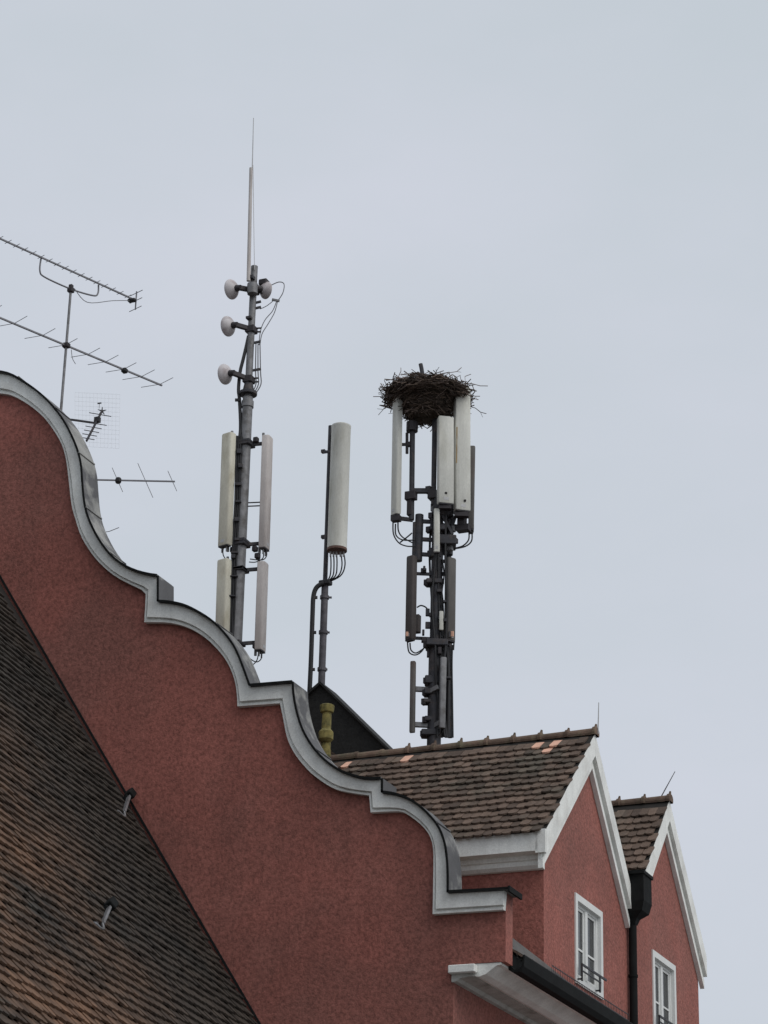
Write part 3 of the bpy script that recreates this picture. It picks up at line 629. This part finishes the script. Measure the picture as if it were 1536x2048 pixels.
# ---- slim mast with the round column antenna
mx_ = onY(52.3, 643, 1366).x; RG = Rig(mx_, 52.3); V, ax = RG.V, RG.ax
base = Vector((mx_, 52.3, ap.z-.25))
m2_ = thing('slim_antenna_mast', base, 'slim steel pipe mast carrying a single round column antenna', 'mast')
MB().cyl(base, ax(1165), .088, None, 14).build('pole', 'pole_dark', m2_, smooth=True)
MB().cyl(ax(1168), ax(852), .058, None, 12).build('upper_pole', 'steel', m2_, smooth=True)
MB().lathe(base-Vector((0, 0, .05)), (0, 0, 1), [(.2, 0), (.19, .06), (.1, .16)], 14).build('pole_boot', 'rubber', m2_, smooth=True)
tp, bt = V(682.5, 852, -.28), V(674, 1100, -.28)
ca = MB().lathe(bt, tp-bt, [(.2, 0), (.245, .015), (.245, (tp-bt).length-.06), (.25, (tp-bt).length-.05), (.25, (tp-bt).length-.01), (.2, (tp-bt).length+.02)], 24).build('column_antenna', 'panel', m2_, smooth=True)
MB().cyl(bt-Vector((0, 0, .03)), bt+Vector((0, 0, .03)), .25, None, 24).build('bottom_rim', 'redpaint', ca)
for y_ in (903, 1074): MB().bar(V(673, y_, -.2), V(646, y_+1, .1), .06, .06).box(V(647, y_, .1), (.1, .1, .08)).build('bracket', 'steel', ca)
for i, (a_, b_) in enumerate(((661, 655), (667, 660), (673, 664), (681, 668), (687, 670))):
    MB().tube([V(a_, 1103, -.25), V(a_+(1 if i < 3 else 3), 1130, -.25), V((a_+b_)/2+2, 1152, -.2), V(652, 1166, -.1)], .017, 6, 5).build('cable', 'rubber', m2_)
    MB().cyl(V(a_, 1103, -.25), V(a_, 1113, -.25), .026, None, 8).build('connector', 'galv_light', m2_)
MB().box(V(651, 1166, -.05), (.3, .2, .12)).build('cable_clamp', 'rubber', m2_, bevel=.02)
MB().tube([V(648, 1166, -.1), V(634, 1174, -.1), V(627, 1192, -.1), V(625, 1230, -.1), V(622, 1320, -.1), V(619, 1385, -.1)], .06, 10, 5).build('cable_conduit', 'rubber', m2_, smooth=True)
for y_ in (1195, 1265, 1339):
    MB().bar(V(619+(1339-y_)*.03, y_, -.1), V(630+(1339-y_)*.035, y_, -.1), .1, .05).build('conduit_clamp', 'steel', m2_)
    MB().cyl(ax(y_+3), ax(y_-3), .115, None, 14).bar(V(637+(1339-y_)*.06, y_, 0), V(655+(1339-y_)*.06, y_, 0), .05, .04).build('pole_clamp', 'pole_dark', m2_)

# ---- mast under the nest
RG = Rig(-19.46, 48.5); V, ax = RG.V, RG.ax
base = Vector((-19.46, 48.5, 14.3))
m3 = thing('nest_antenna_mast', base, 'crowded dark mast of panel antennas rising behind the dormer roof, nest on top', 'mast')
W = lambda x, y, d=0: V(x, y, d)
MB().cyl(base, ax(1310), .165, .15, 18).build('lower_pole', 'steel', m3, smooth=True)
MB().cyl(ax(1312), ax(1000), .135, .125, 18).build('middle_pole', 'steel', m3, smooth=True)
MB().cyl(W(867, 1010), W(870, 815), .06, None, 12).build('upper_pole', 'steel', m3, smooth=True)
MB().tube([W(848, 790, 0), W(845, 750, 0), W(841, 728, 0)], .05, 7, 2).build('top_stub', 'steel', m3, label='dark stub poking out above the twigs')
cl = [(848, 880, 1362, .3), (844, 872, 1404, .34), (846, 877, 1440, .36), (849, 887, 1166, .26), (848, 899, 1290, .42), (853, 899, 1060, .34), (856, 884, 1108, .28), (846, 882, 1386, .3), (842, 880, 1468, .36), (858, 905, 1032, .36), (866, 915, 1085, .3)]
for x0_, x1_, y_, s_ in cl:
    wdt = (x1_-x0_)/88; q_ = random.random(); MB().box(W((x0_+x1_)/2, y_), (wdt*random.uniform(.7, .95), wdt*.8, random.uniform(.09, .24)), (RH, FH, Vector((0, 0, 1)))).build('clamp_collar', 'steel', m3, bevel=.02)
    MB().box(W(x0_+4, y_, -.05), (.1, .12, .14)).build('clamp_jaw', 'radio', m3, bevel=.01); MB().box(W(x1_-4, y_-3, -.05), (.1, .1, .12)).build('clamp_jaw', 'radio', m3, bevel=.01)
# upper tier
pl = panel(m3, W(795, 782, -.1), W(791, 1030, -.1), .25, .13, -58, 'panel', label='pale panel antenna with its top under the nest')
MB().box(W(792, 1037, -.1), (.2, .16, .14)).build('connector_box', 'radio', pl); MB().bar(W(793, 1036), W(826, 1040), .07, .08).bar(W(798, 889), W(822, 889), .05, .06).cyl(W(814, 907), W(814, 866), .035).box(W(817, 889), (.12, .1, .1)).build('bracket', 'radio', pl)
MB().cyl(W(823, 1040), W(825, 852), .062, None, 12).build('side_pole', 'steel', m3, smooth=True, label='dark side pole left of the centre')
MB().cyl(W(824, 863), W(824.5, 845), .135, None, 12).build('pole_cap', 'radio', m3)
MB().bar(W(824, 982), W(868, 982), .11, .1).build('crossbar', 'steel', m3); MB().box(W(822, 992, -.02), (.26, .16, .2)).box(W(866, 990), (.2, .2, .22)).box(W(820, 1015), (.12, .12, .4)).build('crossbar_clamp', 'radio', m3, bevel=.01)
MB().box(W(857, 980), (.12, .1, .16)).build('crossbar_clamp', 'steel', m3)
pa = panel(m3, W(891, 835, -.38), W(891, 1008, -.38), .36, .17, 10, 'panel', .2, label='pale panel antenna with small bolt, shorter of the front pair')
pb = panel(m3, W(924.5, 775, -.22), W(924.5, 1022, -.22), .36, .17, 14, 'panel', .2, label='pale panel antenna with rust streak, taller of the front pair')
for o_b, (bx, by), dd in ((pa, (892, 986), -.48), (pb, (930, 1001), -.32)): MB().cyl(W(bx, by, dd), W(bx, by, dd+.06), .03, None, 8).build('bolt', 'radio', o_b)
MB().box(W(913.5, 890, -.335), (.03, .012, .9), (RH, FH, Vector((0, 0, 1)))).build('rust_streak', 'rust', pb)
MB().box(W(891, 838, -.34), (.3, .2, .06), (RH, FH, Vector((0, 0, 1)))).build('top_bracket', 'steel', pa); MB().box(W(890, 1015, -.33), (.28, .18, .1), (RH, FH, Vector((0, 0, 1)))).build('bottom_bracket', 'radio', pa); MB().box(W(923, 1030, -.2), (.32, .16, .1), (RH, FH, Vector((0, 0, 1)))).build('bottom_bracket', 'radio', pb)
pc = panel(m3, W(945, 896, .15), W(942, 1062, .15), .3, .13, 88, 'panel_grey', label='dark edge-on panel antenna behind the pale pair')
MB().box(W(927, 1057, .0), (.3, .2, .14)).box(W(924, 1043, .0), (.16, .2, .2)).build('connector_box', 'radio', pc)
panel(m3, W(873.5, 1018, -.32), W(873.5, 1104, -.32), .135, .08, 0, 'panel', label='narrow pale strip antenna in front of the pole')
MB().cyl(W(836, 1122), W(839, 1030), .095, None, 12).build('side_pole', 'steel', m3, smooth=True, label='thick dark pole below the side antennas'); MB().cyl(W(828, 1118), W(830, 1045), .05).build('side_pole', 'steel', m3)
for y_ in (1042, 1078, 1108): MB().bar(W(832, y_), W(868, y_+2), .07, .08).build('crossbar', 'steel', m3)
MB().bar(W(866, 1010, .1), W(935, 1030, .1), .1, .1).bar(W(866, 1050, .1), W(938, 1056, .1), .08, .1).bar(W(880, 1022, -.15), W(905, 1068, -.15), .06, .06).bar(W(912, 1030, -.05), W(893, 1085, .0), .05, .06).build('support_arm', 'steel', m3)
MB().cyl(W(897, 1110, .12), W(899, 1030, .12), .1, None, 12).build('rear_pole', 'steel', m3, smooth=True)
MB().cyl(W(900, 1475, .18), W(897, 1108, .18), .065, None, 12).build('rear_pole', 'steel', m3, smooth=True)
random.seed(3)
for i in range(16):
    x_, y_ = random.uniform(858, 912), random.uniform(1012, 1110); MB().box(W(x_, y_, random.uniform(-.2, .15)), (random.uniform(.06, .14), random.uniform(.06, .14), random.uniform(.06, .2))).build('small_clamp', random.choice(['radio', 'steel', 'steel', 'galv']), m3, bevel=.01)
for i in range(26):
    x_, y_ = random.uniform(846, 900), random.uniform(1120, 1470)
    MB().box(W(x_, y_, random.uniform(-.22, .05)), (random.uniform(.05, .13), random.uniform(.05, .12), random.uniform(.04, .18)), (RH, FH, Vector((0, 0, 1)))).build('small_clamp', random.choice(['radio', 'steel', 'steel']), m3, bevel=.01)
for i in range(7):
    x_ = random.uniform(858, 898); d_ = random.uniform(-.2, .05)
    MB().tube([W(x_, 1040+random.uniform(-20, 30), d_), W(x_+random.uniform(-10, 8), 1120, d_), W(x_+random.uniform(-6, 6), 1200, d_), W(min(x_+random.uniform(-6, 10), 900), 1300, d_), W(880+random.uniform(-10, 18), 1380, d_), W(884+random.uniform(-12, 14), 1474, d_)], random.uniform(.014, .026), 6, 4).build('feeder_cable', 'rubber', m3)
# lower tier
p1 = panel(m3, W(823, 1113, -.1), W(820, 1280, -.1), .22, .14, -40, 'panel_brown', label='dark panel antenna with a remote unit at its foot')
p2 = panel(m3, W(902, 1117, -.1), W(900, 1282, -.1), .23, .14, 35, 'panel_grey', label='dark grey panel antenna beside the small white box')
for y_ in (1147, 1276): MB().bar(W(826, y_), ax(y_+2), .06, .06).build('bracket', 'steel', p1); MB().bar(W(898, y_), ax(y_+2), .06, .08).build('bracket', 'steel', p2)
MB().box(W(835, 1248, -.05), (.12, .14, .42)).build('remote_unit', 'panel_brown', p1, bevel=.01)
MB().box(W(814, 1268, -.2), (.05, .03, .1)).build('sticker', 'new_tile', p1); MB().box(W(904, 1268, -.2), (.07, .04, .12)).build('sticker', 'new_tile', p2)
panel(m3, W(882.5, 1223, -.2), W(882.5, 1260, -.2), .095, .07, 0, 'panel', name='small_box', label='small white box between the lower panels')
# slim bottom antennas
p3 = panel(m3, W(826, 1323, -.1), W(824, 1465, -.1), .115, .09, -20, 'panel_grey', name='stick_antenna', label='slim dark stick antenna on two stub arms')
for y_ in (1378, 1449): MB().bar(W(826, y_), ax(y_+2), .1, .1).build('bracket', 'galv', p3)
p4 = panel(m3, W(887, 1315, -.28), W(884, 1456, -.28), .14, .09, 10, 'galv', name='stick_antenna', label='slim grey stick antenna in front of the pole')
MB().bar(W(876, 1374, -.26), W(858, 1384, -.1), .06, .1).bar(W(880, 1445, -.26), W(868, 1452, -.1), .06, .1).build('bracket', 'galv', p4)
# cables
for pts, d_ in (([(786, 1045), (787, 1068), (797, 1085), (812, 1092), (830, 1093)], -.1), ([(791, 1048), (792, 1070), (806, 1080), (830, 1080)], -.1), ([(800, 1085), (812, 1076), (824, 1066)], -.05), ([(796, 1045), (797, 1062), (806, 1075), (828, 1087)], 0),
                ([(944, 1064), (943, 1082), (930, 1093), (906, 1098)], .1), ([(938, 1064), (937, 1080), (925, 1092), (906, 1097)], .1),
                ([(834, 1215), (842, 1211), (852, 1215), (858, 1224)], -.05), ([(815, 1284), (818, 1304), (830, 1310), (842, 1304), (850, 1292)], -.1), ([(820, 1286), (822, 1300), (832, 1306), (846, 1298)], -.1),
                ([(905, 1290), (904, 1330), (905, 1400), (906, 1475)], .1), ([(908, 1285), (907, 1300)], -.1), ([(884, 1118), (888, 1150), (883, 1200), (886, 1300)], -.1), ([(892, 1300), (893, 1360), (897, 1420), (897, 1475)], 0)):
    MB().tube([W(x, y, d_) for x, y in pts], .017, 6, 5).build('cable', 'rubber', m3)
for i, (x_, d_) in enumerate(((889, .05), (893, -.02), (880, .12))): MB().tube([W(x_, 1290, d_), W(x_+4, 1350, d_), W(x_+3, 1475, d_)], .035, 6, 4).build('cable_bundle', 'rubber', m3)

# ---- stork nest
nc = V(855, 803, 0)                                                   # middle of the twig ring
nest = thing('stork_nest', nc-Vector((0, 0, .45)), 'big untidy stork nest of dry sticks on top of the panel antennas', 'nest')
random.seed(11)
core = MB(); prof = [(.12, -.46), (.34, -.42), (.50, -.30), (.58, -.14), (.64, .0), (.75, .08), (.80, .15), (.74, .21), (.6, .24), (.45, .2), (.1, .16)]
n = 30; vs = []
for r_, h in prof:
    for i in range(n):
        t = 2*math.pi*i/n; q = 1+random.uniform(-.09, .09); vs.append(nc+Vector((r_*q*math.cos(t), r_*q*math.sin(t), h+random.uniform(-.03, .03))))
fs = [(k*n+i, k*n+(i+1) % n, (k+1)*n+(i+1) % n, (k+1)*n+i) for k in range(len(prof)-1) for i in range(n)]+[tuple(range(n-1, -1, -1)), tuple(range((len(prof)-1)*n, len(prof)*n))]
core = core.add(vs, fs).build('matted_core', 'nest', nest)
sticks = []
for v in range(5):
    rr = random.Random(v); l = 1.0; pts = [Vector((-.5, 0, 0)), Vector((-.15, rr.uniform(-.05, .05), rr.uniform(-.04, .04))), Vector((.2, rr.uniform(-.06, .06), rr.uniform(-.05, .05))), Vector((.5, rr.uniform(-.05, .05), rr.uniform(-.06, .06)))]
    mb = MB().tube(pts, .011, 4, 0)
    if v % 2: mb.tube([pts[2], pts[2]+Vector((.2, .1*(1 if v == 1 else -1), .05))], .008, 3, 0)
    sticks.append((mb, mb.mesh('stick', M['twig'])))
mass = MB()
def stick_at(p, d, l, single, th=1.0):
    k = random.randrange(5); u, v, w_ = frame(d); ro = random.uniform(0, 6.28)
    m_ = Matrix((w_, u*math.cos(ro)+v*math.sin(ro), -u*math.sin(ro)+v*math.cos(ro))).transposed().to_4x4()
    mw = Matrix.Translation(p) @ m_ @ Matrix.Diagonal((l, th, th, 1))
    if single: inst('stick', sticks[k][1], nest, mw)
    else: mass.add([mw @ q for q in sticks[k][0].v], sticks[k][0].f, random.random())
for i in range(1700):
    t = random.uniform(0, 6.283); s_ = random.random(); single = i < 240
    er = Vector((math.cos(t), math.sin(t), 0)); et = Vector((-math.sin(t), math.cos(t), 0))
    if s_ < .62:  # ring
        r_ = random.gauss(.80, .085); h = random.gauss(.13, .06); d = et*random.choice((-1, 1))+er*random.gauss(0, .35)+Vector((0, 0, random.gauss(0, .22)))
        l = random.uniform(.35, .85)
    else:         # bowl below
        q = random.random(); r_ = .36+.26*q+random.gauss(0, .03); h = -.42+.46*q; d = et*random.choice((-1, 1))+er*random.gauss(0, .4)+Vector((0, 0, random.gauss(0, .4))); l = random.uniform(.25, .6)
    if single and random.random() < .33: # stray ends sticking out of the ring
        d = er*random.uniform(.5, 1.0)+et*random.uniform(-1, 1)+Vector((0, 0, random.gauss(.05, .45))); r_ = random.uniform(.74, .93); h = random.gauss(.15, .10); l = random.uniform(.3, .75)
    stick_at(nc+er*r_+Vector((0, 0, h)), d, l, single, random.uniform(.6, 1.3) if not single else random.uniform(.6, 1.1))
for px_, py_, dx, dz, l in ((775, 815, -.75, -.55, .55), (768, 790, -1, -.1, .5), (950, 770, 1, -.05, .6), (955, 820, .8, -.35, .45), (905, 745, .75, .5, .5), (800, 748, .3, 1, .3), (930, 760, .5, .8, .4), (945, 790, .9, -.2, .35), (785, 806, -.6, -.5, .45)):
    stick_at(V(px_, py_, random.uniform(-.4, .3)), RH*dx+Vector((0, 0, dz)), l, True, .8)
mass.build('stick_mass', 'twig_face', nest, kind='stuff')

# ---- television aerials on a pole behind the gable top
YT = 44.0; pz = onY(YT, 122, 820); TX = pz.x
RG = Rig(TX, YT); V, ax = RG.V, RG.ax
base = Vector((TX, YT, roofz(max(TX, XR))-.1))
tv = thing('television_aerial_mast', base, 'thin pole with rooftop television aerials standing behind the gable top', 'aerial')
MB().cyl(base, ax(575), .034, .03, 10).build('pole', 'galv', tv, smooth=True)
def yagi(zat, end_r, end_l, elems, length, r_b, label, mid, extra=None, tilt=None, sweep=None):
    z = zat.z; b1 = onZ(z, *end_r); dvec = (b1-zat); dvec.z = 0; u = dvec.normalized(); b0 = zat-u*end_l
    bo = MB().bar(b0, b1, r_b, r_b).build('yagi_aerial', 'alu', tv, label=label)
    pv = tilt if tilt else Vector((u.y, -u.x, 0))
    tot = (b1-b0).length
    for e in elems:
        p = b0+u*(e[0] if e[0] >= 0 else tot+e[0]); l = e[1] if len(e) > 1 else length
        q0, q1 = (-pv*l/2, pv*l/2) if not sweep else (sweep[0]*l/2, sweep[1]*l/2)
        MB().tube([p+q0+Vector((0, 0, .012)), p+Vector((0, 0, .012)), p+q1+Vector((0, 0, .012))], .0075, 5, 0).build('element', 'alu', bo)
    return bo, b0, b1, u, pv
# upper UHF aerial
z1 = ax(543)
bo, b0, b1, u, pv = yagi(z1, (272, 601), 2.6, [(-.25-.235*i, .24) for i in range(17)], .24, .034, 'long boom aerial with many short rods on a curved cradle', 0)
MB().tube([onZ(z1.z, 82, 517), onZ(z1.z, 82, 517)-Vector((0, 0, .32)), onZ(z1.z, 82, 517)-Vector((0, 0, .42))+u*.16, ax(578), onZ(z1.z, 197, 570)-Vector((0, 0, .33))-u*.14, onZ(z1.z, 197, 570)-Vector((0, 0, .22)), onZ(z1.z, 197, 570)], .02, 8, 6).build('cradle', 'alu', bo, smooth=True)
MB().box(b1-Vector((0, 0, .045))-u*.12, (.2, .12, .08)).build('dipole_box', 'rubber', bo, bevel=.02)
fr_ = MB().bar(b1+Vector((0, 0, .24)), b1-Vector((0, 0, .24)), .025, .025)
for dz in (-.22, 0, .2): fr_.cyl(b1+Vector((0, 0, dz))-pv*.22, b1+Vector((0, 0, dz))+pv*.22, .009, None, 5)
fr_.build('reflector', 'alu', bo)
MB().tube([b1-u*.2-Vector((0, 0, .08)), b1-u*.7-Vector((0, 0, .28)), ax(574)+u*.5-Vector((0, 0, .2)), ax(574)+u*.1], .009, 5, 5).build('cable', 'cable_grey', bo)
MB().box(ax(580), (.13, .13, .12)).box(ax(575), (.09, .09, .14)).build('clamp', 'radio', tv, bevel=.01)
# lower VHF aerial
z2 = ax(691)
sc_ = onZ(z2.z, 65.6, 663); SW = [(onZ(z2.z, 31, 669)-sc_).normalized(), (onZ(z2.z, 101, 643)-sc_).normalized()]
bo, b0, b1, u, pv = yagi(z2, (324, 771), 2.6, [(-.06, 1.0), (-.62, 1.0), (-1.15, .95), (-1.68, .95), (-2.2, .9), (-2.85, .9), (-3.5, .95), (-4.3, 1.0), (-5.0, 1.0)], .95, .036, 'long boom aerial with widely spaced rods', 0, sweep=SW)
MB().box(b1-u*1.13-Vector((0, 0, .02)), (.14, .14, .12)).build('dipole_box', 'rubber', bo, bevel=.03)
MB().box(z2, (.16, .14, .12)).build('clamp', 'radio', tv, bevel=.02)
MB().tube([z2+u*.15+Vector((0, 0, -.05)), z2+u*.2-Vector((0, 0, .25)), z2+u*.3-Vector((0, 0, .36))], .008, 5, 4).build('cable', 'cable_grey', tv)
# small three element aerial
z3 = ax(958)
tl_ = (RH*.42+Vector((0, 0, -.85))+FH*.2).normalized()
bo, b0, b1, u, pv = yagi(z3, (350, 963), .1, [(-.06, .5), (-.66, .85), (-1.28, .6)], .6, .03, 'short three rod aerial', 0, tilt=tl_)
MB().lathe(b1-u*1.26-Vector((0, 0, .07)), (0, 0, 1), [(.05, 0), (.07, .03), (.07, .1), (.05, .13)], 10).build('dipole_box', 'rubber', bo)
MB().cyl(onY(43.6, 218, 1063), onY(43.6, 238, 1055), .008, None, 5).cyl(onY(43.6, 218, 1063), ax(1080), .008, None, 5).build('loose_rod', 'alu', tv)
# grid aerial
ga = MB(); yq = 44.25
c00, c10, c11, c01 = onY(yq, 150, 785), onY(yq, 240, 789), onY(yq, 238, 897), onY(yq, 150, 892)
for i in range(13):
    t = i/12; ga.cyl(c00.lerp(c10, t), c01.lerp(c11, t), .0013, None, 4); ga.cyl(c00.lerp(c01, t), c10.lerp(c11, t), .0013, None, 4)
ga = ga.build('grid_aerial', 'galv_light', tv, label='wire grid aerial with a small feed')
fa = MB(); f0_, f1_ = onY(44.2, 204, 822), onY(43.5, 173, 882)
fa.bar(f0_, f1_, .035, .04); fa.bar(onY(44.0, 118, 836), onY(43.95, 190, 846), .04, .04)
fa.build('feed_boom', 'steel', ga)
for t, l in ((.12, .5), (.42, .5), (.55, .36), (.68, .34), (.8, .32), (.92, .3)):
    p = f0_.lerp(f1_, t); MB().cyl(p-RH*l/2+Vector((0, 0, l*.08)), p+RH*l/2-Vector((0, 0, l*.08)), .01, None, 5).build('element', 'steel', ga)
st = f0_
fd = MB()
for k in range(5): t = 2*math.pi*k/5+.3; fd.cyl(st, st+RH*(.1*math.cos(t))+Vector((0, 0, .1*math.sin(t))), .02, .008, 5)
fd.box(f0_.lerp(f1_, .3), (.12, .1, .12)).cyl(st+Vector((0, 0, .06))-RH*.07, st+Vector((0, 0, .18))-RH*.07, .006, None, 4).box(st+Vector((0, 0, .19))-RH*.07, (.09, .03, .02)).build('feed_head', 'rubber', ga)
